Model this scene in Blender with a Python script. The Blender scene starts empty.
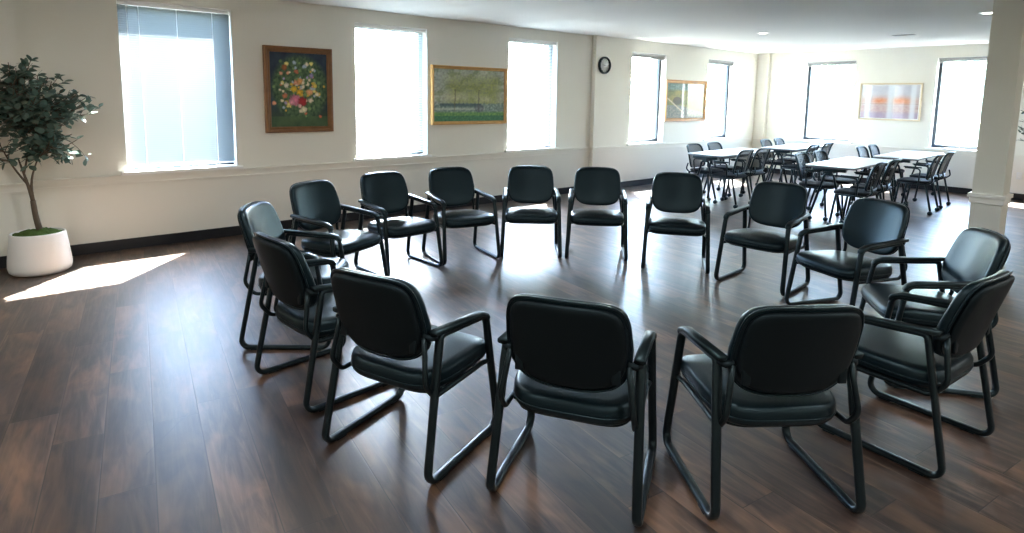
import bpy, bmesh, math, random
from mathutils import Vector, Matrix
PI = math.pi
R = math.radians
scene = bpy.context.scene
COL = scene.collection

# ------------------------------------------------------------------ helpers
def obj(name, bm, mat, parent=None, smooth=True, auto=None):
    me = bpy.data.meshes.new(name)
    bmesh.ops.recalc_face_normals(bm, faces=bm.faces[:])
    bm.to_mesh(me); bm.free()
    o = bpy.data.objects.new(name, me); COL.objects.link(o)
    mats = mat if isinstance(mat, (list, tuple)) else [mat]
    for m in mats: me.materials.append(m)
    if smooth:
        me.polygons.foreach_set('use_smooth', [True] * len(me.polygons))
        if auto is not None:
            me.set_sharp_from_angle(angle=R(auto))
    if parent is not None: o.parent = parent
    return o

def thing(name, label, cat, loc=(0, 0, 0), rz=0.0, group=None):
    o = bpy.data.objects.new(name, None); COL.objects.link(o)
    o.empty_display_size = .1
    o.location = loc; o.rotation_euler = (0, 0, rz)
    o['label'] = label; o['category'] = cat
    if group: o['group'] = group
    return o

def tag(o, label, cat, group=None):
    o['label'] = label; o['category'] = cat
    if group: o['group'] = group
    return o

def struct(o):
    o['kind'] = 'structure'; return o

def copy_tree(o, parent=None):
    c = o.copy(); COL.objects.link(c)
    if parent is not None:
        c.parent = parent
        c.matrix_parent_inverse = o.matrix_parent_inverse.copy()
    for ch in list(o.children): copy_tree(ch, c)
    return c

def box(bm, x0, x1, y0, y1, z0, z1, bev=0.0, seg=2):
    g = bmesh.ops.create_cube(bm, size=1.0)['verts']
    for v in g:
        v.co = Vector((x0 + (v.co.x + .5) * (x1 - x0), y0 + (v.co.y + .5) * (y1 - y0), z0 + (v.co.z + .5) * (z1 - z0)))
    if bev > 0:
        es = list({e for v in g for e in v.link_edges})
        bmesh.ops.bevel(bm, geom=es, offset=bev, segments=seg, profile=.5, affect='EDGES')

def boxes(*bs, bev=0.0):
    bm = bmesh.new()
    for b in bs: box(bm, *b, bev=bev)
    return bm

def rounded(pts, r, n=6, closed=False):
    """poly-line with its corners rounded; r is a number or one per point"""
    P = [Vector(p) for p in pts]; N = len(P)
    rr = r if isinstance(r, (list, tuple)) else [r] * N
    out = []
    for i, p in enumerate(P):
        if not closed and i in (0, N - 1):
            out.append(p); continue
        a = P[i - 1]; b = P[(i + 1) % N]
        u = (a - p).normalized(); v = (b - p).normalized()
        ang = u.angle(v)
        rad = rr[i]
        if rad <= 0 or ang > PI - .02:
            out.append(p); continue
        d = min(rad / math.tan(ang / 2), .48 * (a - p).length, .48 * (b - p).length)
        rad = d * math.tan(ang / 2)
        c = p + (u + v).normalized() * (rad / math.sin(ang / 2))
        s = p + u * d - c; e = p + v * d - c
        tot = s.angle(e); ax = s.cross(e).normalized()
        for k in range(n + 1):
            out.append(c + Matrix.Rotation(tot * k / n, 3, ax) @ s)
    return out

def sweep(bm, pts, ra, rb=None, lat=None, closed=False, n=10, sup=2.0, cap=True, radii=None):
    """sweep a (super)ellipse: ra along LAT, rb across it"""
    rb = ra if rb is None else rb
    P = [Vector(p) for p in pts]; N = len(P)
    prof = []
    for k in range(n):
        t = 2 * PI * (k + .5) / n
        c, s = math.cos(t), math.sin(t)
        prof.append((math.copysign(abs(c) ** (2 / sup), c), math.copysign(abs(s) ** (2 / sup), s)))
    rings = []; prev = None
    for i in range(N):
        if closed: t = (P[(i + 1) % N] - P[i - 1])
        else: t = P[min(i + 1, N - 1)] - P[max(i - 1, 0)]
        t.normalize()
        if lat is not None:
            l = Vector(lat); l = (l - t * l.dot(t)).normalized()
        else:
            if prev is None:
                h = Vector((0, 0, 1)) if abs(t.z) < .9 else Vector((1, 0, 0))
                l = t.cross(h).normalized()
            else:
                l = (prev - t * prev.dot(t)).normalized()
            prev = l
        nn = t.cross(l)
        f = radii[i] if radii else 1.0
        rings.append([bm.verts.new(P[i] + l * (a * ra * f) + nn * (b * rb * f)) for a, b in prof])
    M = N if closed else N - 1
    for i in range(M):
        A, B = rings[i], rings[(i + 1) % N]
        for k in range(n):
            bm.faces.new((A[k], A[(k + 1) % n], B[(k + 1) % n], B[k]))
    if cap and not closed:
        bm.faces.new(rings[0][::-1]); bm.faces.new(rings[-1])

def lathe(bm, prof, n=32, c=(0, 0, 0), cap_bottom=True, cap_top=True):
    rings = []
    for r, z in prof:
        rings.append([bm.verts.new((c[0] + r * math.cos(2 * PI * k / n), c[1] + r * math.sin(2 * PI * k / n), c[2] + z)) for k in range(n)])
    for A, B in zip(rings, rings[1:]):
        for k in range(n):
            bm.faces.new((A[k], A[(k + 1) % n], B[(k + 1) % n], B[k]))
    if cap_bottom: bm.faces.new(rings[0][::-1])
    if cap_top: bm.faces.new(rings[-1])

def pad(bm, outline, rings, place, nf=7):
    """cushion: OUTLINE (list of (a,b)); RINGS = (inset, depth) from front rim middle to back; PLACE(a,b,d)->Vector.
    Front and back faces are filled with shrinking rings."""
    A = max(abs(p[0]) for p in outline); B = max(abs(p[1]) for p in outline)
    R_ = min(A, B)
    allr = []
    f0 = rings[0]; f1 = rings[-1]
    for k in range(nf, 0, -1):
        s = 1 - k / (nf + .15)
        allr.append((None, s * (1 - f0[0] / R_), f0[1]))
    for ins, d in rings: allr.append((ins, None, d))
    for k in range(1, nf + 1):
        s = 1 - k / (nf + .15)
        allr.append((None, s * (1 - f1[0] / R_), f1[1]))
    vr = []
    for ins, s, d in allr:
        row = []
        for a, b in outline:
            if s is None:
                fa, fb = (1 - ins / A), (1 - ins / B)
            else:
                fa = fb = s
            row.append(bm.verts.new(place(a * fa, b * fb, d)))
        vr.append(row)
    n = len(outline)
    for X, Y in zip(vr, vr[1:]):
        for k in range(n):
            bm.faces.new((X[k], X[(k + 1) % n], Y[(k + 1) % n], Y[k]))
    bm.faces.new(vr[0][::-1]); bm.faces.new(vr[-1])

# ------------------------------------------------------------------ materials
class NT:
    def __init__(s, name):
        s.m = bpy.data.materials.new(name); s.m.use_nodes = True
        s.t = s.m.node_tree; s.t.nodes.clear()
        s.out = s.t.nodes.new('ShaderNodeOutputMaterial')
    def n(s, typ, ins=None, **kw):
        nd = s.t.nodes.new('ShaderNode' + typ)
        for k, v in kw.items(): setattr(nd, k, v)
        for k, v in (ins or {}).items(): s.set(nd.inputs[k], v)
        return nd
    def set(s, sock, v):
        if isinstance(v, bpy.types.NodeSocket): s.t.links.new(v, sock)
        elif isinstance(v, bpy.types.Node): s.t.links.new(v.outputs[0], sock)
        else:
            if hasattr(sock, 'default_value') and hasattr(sock.default_value, '__len__') and isinstance(v, (tuple, list)) and len(v) == 3 and len(sock.default_value) == 4: v = (*v, 1)
            sock.default_value = v
    def math(s, op, a, b=0.0, c=0.0):
        nd = s.t.nodes.new('ShaderNodeMath'); nd.operation = op
        s.set(nd.inputs[0], a); s.set(nd.inputs[1], b)
        if op in ('MULTIPLY_ADD', 'SMOOTH_MIN', 'COMPARE', 'WRAP'): s.set(nd.inputs[2], c)
        return nd.outputs[0]
    def mix(s, f, a, b, blend='MIX'):
        nd = s.t.nodes.new('ShaderNodeMix'); nd.data_type = 'RGBA'; nd.blend_type = blend
        s.set(nd.inputs[0], f); s.set(nd.inputs[6], a); s.set(nd.inputs[7], b)
        return nd.outputs[2]
    def ramp(s, f, *stops):
        nd = s.t.nodes.new('ShaderNodeValToRGB'); e = nd.color_ramp.elements
        while len(e) < len(stops): e.new(.5)
        for k, (p, c) in enumerate(stops):
            e[k].position = p; e[k].color = (*c, 1) if len(c) == 3 else c
        s.set(nd.inputs[0], f); return nd.outputs[0]
    def done(s, sh):
        s.t.links.new(sh.outputs[0], s.out.inputs[0]); return s.m

def simple(name, col, rough=.5, spec=.5, metal=0.0, bump=0.0, bscale=80.0, var=0.0, vscale=6.0, coat=0.0, coat_r=.1, tint=(1, 1, 1)):
    t = NT(name)
    tc = t.n('TexCoord')
    c = col
    if var > 0:
        nz = t.n('TexNoise', {'Vector': tc.outputs['Object'], 'Scale': vscale, 'Detail': 4.0})
        c = t.mix(nz.outputs[0], tuple(x * (1 - var) for x in col), tuple(min(1, x * (1 + var)) for x in col))
    b = t.n('BsdfPrincipled', {'Base Color': c, 'Roughness': rough, 'Specular IOR Level': spec, 'Specular Tint': tint, 'Metallic': metal, 'Coat Weight': coat, 'Coat Roughness': coat_r})
    if bump > 0:
        nz = t.n('TexNoise', {'Vector': tc.outputs['Object'], 'Scale': bscale, 'Detail': 3.0})
        bp = t.n('Bump', {'Height': nz.outputs[0], 'Strength': bump, 'Distance': .004})
        t.set(b.inputs['Normal'], bp)
    return t.done(b)

M = {}
M['wall'] = simple('cream_wall_paint', (.79, .765, .685), .62, .35, bump=.12, bscale=220, var=.015, vscale=1.5)
M['trim'] = simple('cream_trim_paint', (.78, .75, .67), .42, .45)
M['white_paint'] = simple('white_reveal_paint', (.86, .85, .82), .5, .4)
M['ceiling'] = simple('ceiling_paint', (.66, .665, .65), .8, .3, bump=.25, bscale=120, var=.03, vscale=1.2)
M['column'] = simple('column_paint', (.66, .64, .55), .5, .4, bump=.08, bscale=200)
M['black_vinyl_base'] = simple('black_vinyl_baseboard', (.012, .013, .016), .4, .4)
M['leather'] = simple('black_vinyl_upholstery', (.0032, .0082, .0112), .33, .40, bump=.10, bscale=420, tint=(.58, .86, 1.0))
M['shell'] = simple('black_back_panel', (.0035, .0055, .0068), .5, .24, bump=.08, bscale=420, tint=(.58, .86, 1.0))
M['black_metal'] = simple('black_enamel_tube', (.004, .0065, .008), .30, .4, tint=(.62, .9, 1.0))
M['black_plastic'] = simple('black_moulded_plastic', (.005, .008, .0095), .36, .45, bump=.05, bscale=300, tint=(.55, .88, 1.0))
M['steel'] = simple('steel_bolt', (.5, .5, .5), .3, .5, 1.0)
M['dark_frame'] = simple('dark_bronze_window_frame', (.035, .045, .055), .45, .4)
M['white_laminate'] = simple('white_laminate_top', (.86, .85, .83), .35, .5)
M['grey_edge'] = simple('grey_edge_band', (.10, .105, .11), .5, .4)
M['seat_fabric'] = simple('black_woven_seat', (.009, .012, .015), .7, .25, bump=.3, bscale=500)
M['ceramic'] = simple('matt_white_planter', (.80, .80, .79), .45, .45, bump=.08, bscale=90)
M['moss'] = simple('green_moss', (.055, .095, .022), .95, .1, bump=1.0, bscale=120, var=.5, vscale=40)
M['bark'] = simple('grey_brown_bark', (.115, .09, .065), .8, .2, bump=.5, bscale=60, var=.3, vscale=20)
M['wood_frame'] = simple('dark_gilt_wood', (.20, .085, .026), .4, .5, var=.35, vscale=14)
M['gold_frame'] = simple('pale_gilt_wood', (.62, .36, .13), .38, .5, var=.2, vscale=14)
M['oak_frame'] = simple('honey_oak_wood', (.50, .23, .065), .4, .5, var=.2, vscale=14)
M['maple_frame'] = simple('pale_maple_wood', (.72, .60, .42), .45, .4, var=.1, vscale=14)
M['mat_board'] = simple('white_mat_board', (.85, .84, .80), .7, .3)
M['clock_face'] = simple('clock_face_white', (.82, .83, .83), .5, .4)
M['white_plastic'] = simple('white_plastic', (.80, .80, .78), .4, .5)
M['cord'] = simple('white_ladder_cord', (.85, .86, .88), .7, .2)
M['grey_metal'] = simple('grey_metal_louvre', (.38, .38, .38), .5, .5)

def mat_floor():
    t = NT('dark_walnut_plank_floor')
    tc = t.n('TexCoord')
    mp = t.n('Mapping', {'Vector': tc.outputs['Object'], 'Rotation': (0, 0, -R(82.0)), 'Location': (.31, -.015, 0)})
    sp = t.n('SeparateXYZ', {0: mp})
    u, v = sp.outputs[0], sp.outputs[1]
    W, L = .192, 1.22
    row = t.math('FLOOR', t.math('DIVIDE', v, W))
    h1 = t.n('TexWhiteNoise', {'W': row}, noise_dimensions='1D').outputs[0]
    uo = t.math('ADD', u, t.math('MULTIPLY', h1, L))
    col = t.math('FLOOR', t.math('DIVIDE', uo, L))
    idv = t.n('CombineXYZ', {0: row, 1: col, 2: 3.3})
    wn = t.n('TexWhiteNoise', {'Vector': idv}, noise_dimensions='3D')
    pid, pcol = wn.outputs[0], wn.outputs[1]
    fv = t.math('FRACT', t.math('DIVIDE', v, W)); fu = t.math('FRACT', t.math('DIVIDE', uo, L))
    ev = t.math('MULTIPLY', t.math('MINIMUM', fv, t.math('SUBTRACT', 1.0, fv)), W)
    eu = t.math('MULTIPLY', t.math('MINIMUM', fu, t.math('SUBTRACT', 1.0, fu)), L)
    edge = t.math('MINIMUM', ev, eu)
    groove = t.n('MapRange', {'Value': edge, 'From Min': .0006, 'From Max': .0032, 'To Min': 0.0, 'To Max': 1.0}).outputs[0]
    # grain: stretched noise, seeded per plank
    off = t.math('MULTIPLY', pid, 60.0)
    gv = t.n('CombineXYZ', {0: t.math('MULTIPLY', u, 1.15), 1: t.math('MULTIPLY', v, 9.0), 2: off})
    g1 = t.n('TexNoise', {'Vector': gv, 'Scale': 1.6, 'Detail': 7.0, 'Roughness': .62, 'Distortion': 1.4}).outputs[0]
    gv2 = t.n('CombineXYZ', {0: t.math('MULTIPLY', u, 4.0), 1: t.math('MULTIPLY', v, 70.0), 2: off})
    g2 = t.n('TexNoise', {'Vector': gv2, 'Scale': 1.5, 'Detail': 5.0, 'Roughness': .6}).outputs[0]
    gv3 = t.n('CombineXYZ', {0: t.math('MULTIPLY', u, 1.3), 1: t.math('MULTIPLY', v, 3.2), 2: t.math('ADD', off, 9.0)})
    g3 = t.n('TexNoise', {'Vector': gv3, 'Scale': 1.5, 'Detail': 3.0, 'Roughness': .55, 'Distortion': .6}).outputs[0]
    base = t.ramp(g1, (.30, (.014, .0095, .008)), (.45, (.038, .025, .020)), (.58, (.078, .050, .037)), (.74, (.165, .105, .070)))
    tan = t.ramp(g3, (.50, (0, 0, 0)), (.74, (1, 1, 1)))
    base = t.mix(t.math('MULTIPLY', tan, .62), base, (.27, .155, .085))
    base = t.mix(t.math('MULTIPLY', g2, .45), base, t.mix(1.0, base, (.42, .38, .36), 'MULTIPLY'))
    tone = t.n('MapRange', {'Value': pid, 'To Min': .55, 'To Max': 1.35}).outputs[0]
    tv = t.n('CombineXYZ', {0: tone, 1: tone, 2: tone})
    base = t.mix(1.0, base, tv, 'MULTIPLY')
    # a dark scuff across one plank at the left
    pos = t.n('SeparateXYZ', {0: tc.outputs['Object']})
    ax, ay, bx, by = .355, 2.86, .575, 3.13
    dx, dy = bx - ax, by - ay; LL = math.hypot(dx, dy); dx /= LL; dy /= LL
    px = t.math('SUBTRACT', pos.outputs[0], ax); py = t.math('SUBTRACT', pos.outputs[1], ay)
    along = t.math('ADD', t.math('MULTIPLY', px, dx), t.math('MULTIPLY', py, dy))
    acr = t.math('ABSOLUTE', t.math('SUBTRACT', t.math('MULTIPLY', px, dy), t.math('MULTIPLY', py, dx)))
    inside = t.math('MULTIPLY', t.math('GREATER_THAN', along, 0.0), t.math('LESS_THAN', along, LL))
    sc = t.math('MULTIPLY', inside, t.math('LESS_THAN', acr, .0035))
    base = t.mix(t.math('MULTIPLY', sc, .7), base, (.008, .007, .007))
    base = t.mix(1.0, base, (1.06, 1.03, 1.0), 'MULTIPLY')
    # patchy pale tan line along the long seams
    seam_nz = t.n('TexNoise', {'Vector': t.n('CombineXYZ', {0: u, 1: t.math('MULTIPLY', row, 7.7), 2: 1.0}), 'Scale': 2.2, 'Detail': 3.0}).outputs[0]
    wl = t.n('MapRange', {'Value': ev, 'From Min': .004, 'From Max': .013, 'To Min': 1.0, 'To Max': 0.0}).outputs[0]
    wl = t.math('MULTIPLY', wl, t.n('MapRange', {'Value': seam_nz, 'From Min': .42, 'From Max': .68, 'To Min': 0.0, 'To Max': .55}).outputs[0])
    base = t.mix(wl, base, (.20, .125, .080))
    base = t.mix(groove, (.014, .010, .009), base)
    rough = t.n('MapRange', {'Value': g2, 'To Min': .30, 'To Max': .45}).outputs[0]
    hgt = t.math('ADD', t.math('MULTIPLY', groove, .5), t.math('MULTIPLY', g2, .22))
    bp = t.n('Bump', {'Height': hgt, 'Strength': .35, 'Distance': .0015})
    b = t.n('BsdfPrincipled', {'Base Color': base, 'Roughness': rough, 'Specular IOR Level': 1.0, 'Normal': bp})
    return t.done(b)
M['floor'] = mat_floor()

def mat_glass():
    t = NT('clear_window_glass')
    tr = t.n('BsdfTransparent', {'Color': (.93, .97, .98)})
    gl = t.n('BsdfGlossy', {'Color': (.9, .95, 1), 'Roughness': .02})
    return t.done(t.n('MixShader', {0: .05, 1: tr, 2: gl}))
M['glass'] = mat_glass()

def mat_slat(name, trans, alb):
    t = NT(name)
    d = t.n('BsdfPrincipled', {'Base Color': alb, 'Roughness': .45, 'Specular IOR Level': .4})
    tl = t.n('BsdfTranslucent', {'Color': (.72, .88, .96)})
    return t.done(t.n('MixShader', {0: trans, 1: d, 2: tl}))
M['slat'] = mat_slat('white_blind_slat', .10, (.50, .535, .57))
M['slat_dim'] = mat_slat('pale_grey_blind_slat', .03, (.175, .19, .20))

def mat_mesh_back():
    t = NT('black_mesh_fabric')
    d = t.n('BsdfPrincipled', {'Base Color': (.010, .013, .016), 'Roughness': .6, 'Specular IOR Level': .3})
    tr = t.n('BsdfTransparent', {'Color': (1, 1, 1)})
    return t.done(t.n('MixShader', {0: .20, 1: d, 2: tr}))
M['mesh'] = mat_mesh_back()

def mat_leaf(name, c1, c2, trans=.25):
    t = NT(name)
    g = t.n('NewGeometry')
    c = t.mix(g.outputs['Random Per Island'], c1, c2)
    d = t.n('BsdfPrincipled', {'Base Color': c, 'Roughness': .5, 'Specular IOR Level': .4})
    tl = t.n('BsdfTranslucent', {'Color': c})
    return t.done(t.n('MixShader', {0: trans, 1: d, 2: tl}))
M['leaf'] = mat_leaf('eucalyptus_leaf', (.055, .110, .088), (.150, .215, .170))
M['leaf_out'] = mat_leaf('outdoor_leaf', (.52, .60, .52), (.66, .72, .64), .4)

def mat_emit(name, col, s):
    t = NT(name)
    return t.done(t.n('Emission', {'Color': col, 'Strength': s}))
M['lamp'] = mat_emit('downlight_lens', (1.0, .95, .86), 3.0)

def mat_art(name, coat):
    t = NT(name)
    a = t.n('Attribute', attribute_name='paint')
    b = t.n('BsdfPrincipled', {'Base Color': a.outputs['Color'], 'Roughness': .55, 'Specular IOR Level': .35, 'Coat Weight': coat, 'Coat Roughness': .03, 'Coat IOR': 1.55})
    return t.done(b)
M['art'] = mat_art('oil_paint', 0.0)
M['art_glazed'] = mat_art('print_under_glass', .45)
M['pale_bark'] = simple('pale_outdoor_bark', (.5, .47, .42), .9, .2)
M['ground_out'] = simple('pale_concrete_outside', (.085, .09, .08), .9, .2, bump=.2, bscale=20, var=.1, vscale=.6)

# ------------------------------------------------------------------ room
WY, WB, WC = 6.93, 6.85, 12.82          # inner faces: window wall, its stepped-in far half, far wall
TH, CEIL = .25, 2.59
X0, Y0 = -2.6, -4.4
ZS, ZT = .775, 2.385
ZTA = 2.432                               # the three near windows reach a little higher                      # window sill and head
WINA = [(.86, 1.885), (3.285, 4.31), (5.70, 6.70)]
WINB = [(8.43, 9.42), (10.81, 11.80)]
WINC = [(4.86, 5.83), (2.50, 3.51)]

struct(obj('floor', boxes((X0 - .3, WC + .3, Y0 - .3, WY + .3, -.12, 0)), M['floor'], smooth=False))
struct(obj('ceiling', boxes((X0 - .3, WC + .3, Y0 - .3, WY + .3, CEIL, CEIL + .12)), M['ceiling'], smooth=False))

def wall_strip(wins, lo, hi, mk, ZT=ZT):
    """mk(a0,a1,z0,z1) -> box extents"""
    bm = bmesh.new(); a = lo
    for w0, w1 in sorted(wins):
        box(bm, *mk(a, w0, 0, CEIL)); box(bm, *mk(w0, w1, 0, ZS)); box(bm, *mk(w0, w1, ZT, CEIL)); a = w1
    box(bm, *mk(a, hi, 0, CEIL))
    return bm
bm = wall_strip(WINA, X0 - .25, 7.5, lambda a, b, z0, z1: (a, b, WY, WY + TH, z0, z1), ZTA)
bm2 = wall_strip(WINB, 7.5, WC + .25, lambda a, b, z0, z1: (a, b, WB, WY + TH, z0, z1))
me = bpy.data.meshes.new('t'); bm2.to_mesh(me); bm2.free(); bm.from_mesh(me); bpy.data.meshes.remove(me)
box(bm, X0, .10, WY - .13, WY + .02, 0, CEIL)                       # pilaster at the far left
struct(obj('wall_back', bm, M['wall'], smooth=False))
bm = wall_strip(WINC, Y0 - .25, WB, lambda a, b, z0, z1: (WC, WC + TH, a, b, z0, z1))
box(bm, WC - .10, WC + .02, 6.60, WB, 0, CEIL)                       # corner pilaster
struct(obj('wall_right', bm, M['wall'], smooth=False))
struct(obj('wall_left', boxes((X0 - .25, X0, Y0 - .25, WY + .25, 0, CEIL)), M['wall'], smooth=False))
struct(obj('wall_front', boxes((X0, WC, Y0 - .25, Y0, 0, CEIL)), M['wall'], smooth=False))

# baseboards, chair rails
HB = .105
struct(obj('baseboard_back', boxes((.10, 7.5, WY - .012, WY, 0, HB), (7.488, WC - .10, WB - .012, WB, 0, HB), (X0, .112, WY - .142, WY - .13, 0, HB)), M['black_vinyl_base'], smooth=False))
struct(obj('baseboard_right', boxes((WC - .012, WC, Y0, 6.60, 0, HB), (WC - .112, WC - .10, 6.588, WB - .012, 0, HB)), M['black_vinyl_base'], smooth=False))
def rail(bm, seg, horizontal=True):
    (a0, a1, f) = seg
    prof = [(.020, .652, .670), (.013, .670, .716), (.022, .716, .728), (.034, .728, .742)]
    for d, z0, z1 in prof:
        if horizontal: box(bm, a0, a1, f - d, f, z0, z1)
        else: box(bm, f - d, f, a0, a1, z0, z1)
bm = bmesh.new(); rail(bm, (.10, 7.5, WY)); rail(bm, (7.476, WC - .1, WB)); rail(bm, (X0, .12, WY - .13))
struct(obj('trim_1', bm, M['trim'], smooth=False))
bm = bmesh.new(); rail(bm, (Y0, 6.60, WC), False); rail(bm, (6.58, WB, WC - .1), False)
struct(obj('trim_2', bm, M['trim'], smooth=False))

# windows: Empty > frame, glass, stool (inside ledge)
def window(n, a0, a1, face, axis, ZT=ZT):
    """axis 'y': wall plane y=face, opening along x; axis 'x': plane x=face, opening along y"""
    w = bpy.data.objects.new('window_%d' % n, None); COL.objects.link(w); struct(w)
    w.location = ((a0 + a1) / 2, face, ZS) if axis == 'y' else (face, (a0 + a1) / 2, ZS)
    if axis == 'x': w.rotation_euler = (0, 0, -PI / 2)
    h = (a1 - a0) / 2; H = ZT - ZS; d0, d1 = .115, .165
    fw = .055
    bm = boxes((-h, -h + fw, d0, d1, 0, H), (h - fw, h, d0, d1, 0, H), (-h + fw, h - fw, d0, d1, 0, fw), (-h + fw, h - fw, d0, d1, H - fw, H))
    struct(obj('window_frame', bm, M['dark_frame'], w, smooth=False))
    struct(obj('window_glass', boxes((-h + fw, h - fw, (d0 + d1) / 2 - .003, (d0 + d1) / 2 + .003, fw, H - fw)), M['glass'], w, smooth=False))
    bm = boxes((-h - .05, h + .05, -.035, 0, -.033, -.002)); box(bm, -h, h, 0, d0, -.002, .002)
    struct(obj('window_sill', bm, M['white_paint'], w, smooth=False))
    bm = boxes((-h - .0, -h + .004, .002, d0, .003, H), (h - .004, h, .002, d0, .003, H), (-h + .004, h - .004, .002, d0, H - .004, H))
    struct(obj('window_reveal', bm, M['white_paint'], w, smooth=False))
    return w
wn = 1
for a0, a1 in WINA: window(wn, a0, a1, WY, 'y', ZTA); wn += 1
for a0, a1 in WINB: window(wn, a0, a1, WB, 'y'); wn += 1
for a0, a1 in WINC: window(wn, a0, a1, WC, 'x'); wn += 1

# ------------------------------------------------------------------ blinds
def closed_blind(a0, a1, label, tilt, mat, pitch, width, sag0):
    t = thing('venetian_blind', label, 'blind', ((a0 + a1) / 2, WY + .05, ZTA), 0, 'lowered white venetian blinds')
    h = (a1 - a0) / 2 - .010; H = ZTA - ZS
    obj('head_rail', boxes((-h, h, -.022, .022, -.045, -.006), bev=.003), M['white_plastic'], t)
    bm = bmesh.new(); n = int((H - .085) / pitch)
    c, s = math.cos(tilt), math.sin(tilt)
    for k in range(n):
        z = -.062 - k * pitch
        rows = []
        for j in range(4):
            q = (j / 3 - .5) * width; sag = sag0 * (1 - (2 * j / 3 - 1) ** 2)
            y = q * c - sag * s; zz = z + q * s + sag * c
            rows.append([bm.verts.new((-h, y, zz)), bm.verts.new((h, y, zz))])
        for A, B in zip(rows, rows[1:]): bm.faces.new((A[0], A[1], B[1], B[0]))
    obj('slats', bm, mat, t)
    zb = -.062 - n * pitch
    obj('bottom_rail', boxes((-h, h, -.013, .013, zb - .012, zb + .004), bev=.003), M['white_plastic'], t)
    for x in (-h * .66, 0, h * .66):
        bm = bmesh.new(); sweep(bm, [(x, -.016, -.045), (x, -.016, zb)], .0022, n=6); sweep(bm, [(x, .016, -.045), (x, .016, zb)], .0015, n=6)
        obj('ladder_cord', bm, M['cord'], t)
    bm = bmesh.new(); sweep(bm, [(-h + .07, -.03, -.04), (-h + .07, -.03, -.75)], .0035, n=6)
    obj('tilt_wand', bm, M['white_plastic'], t)
    return t
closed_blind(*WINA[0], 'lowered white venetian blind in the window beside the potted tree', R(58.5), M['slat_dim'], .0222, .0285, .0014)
closed_blind(*WINA[1], 'lowered glowing venetian blind between the flower painting and the landscape painting', R(40), M['slat'], .0225, .0250, .0012)
closed_blind(*WINA[2], 'lowered glowing venetian blind between the landscape painting and the wall clock', R(40), M['slat'], .0225, .0250, .0012)

def raised_blind(a0, a1, face, axis, label):
    t = thing('raised_blind', label, 'blind', ((a0 + a1) / 2, face + .05, ZT) if axis == 'y' else (face + .05, (a0 + a1) / 2, ZT), 0 if axis == 'y' else -PI / 2, 'raised window blinds')
    h = (a1 - a0) / 2 - .010
    obj('head_rail', boxes((-h, h, -.022, .022, -.040, -.006), bev=.003), M['grey_metal'], t)
    bm = bmesh.new()
    for k in range(12): box(bm, -h, h, -.0125, .0125, -.0435 - k * .0033 - .0008, -.0435 - k * .0033 + .0008)
    obj('slats', bm, M['grey_metal'], t, smooth=False)
    obj('bottom_rail', boxes((-h, h, -.013, .013, -.098, -.085), bev=.003), M['grey_metal'], t)
raised_blind(*WINB[0], WB, 'y', 'raised blind at the head of the clear window beside the wall clock')
raised_blind(*WINB[1], WB, 'y', 'raised blind at the head of the narrow clear window by the far corner')
raised_blind(*WINC[0], WC, 'x', 'raised blind at the head of the far wall window left of the abstract print')
raised_blind(*WINC[1], WC, 'x', 'raised blind at the head of the far wall window beside the column')

# ------------------------------------------------------------------ column
cx0, cx1, cy0, cy1 = 7.28, 7.54, 1.345, 1.590
bm = boxes((cx0, cx1, cy0, cy1, 0, CEIL))
col = struct(obj('column', bm, M['column'], smooth=False))
bm = boxes((cx0 - .028, cx1 + .028, cy0 - .028, cy1 + .028, .655, .695), (cx0 - .014, cx1 + .014, cy0 - .014, cy1 + .014, .60, .655), bev=.004)
struct(obj('column_trim', bm, M['trim'], col, smooth=False))
bm = boxes((cx0 - .012, cx1 + .012, cy0 - .012, cy1 + .012, 0, .105))
struct(obj('column_base', bm, M['black_vinyl_base'], col, smooth=False))

# ------------------------------------------------------------------ sled-base armchair
def outline(W, H, n=72, pw=4.2, taper_top=0.0, taper_bot=0.0, pb=None):
    pts = []
    for k in range(n):
        t = 2 * PI * k / n
        c, s = math.cos(t), math.sin(t)
        p = pw if s >= 0 or pb is None else pb
        a = math.copysign(abs(c) ** (2 / p), c); b = math.copysign(abs(s) ** (2 / p), s)
        f = 1 - (taper_top * max(0, b) ** 1.5 + taper_bot * max(0, -b) ** 1.5)
        pts.append((a * W * f, b * H))
    return pts

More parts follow.
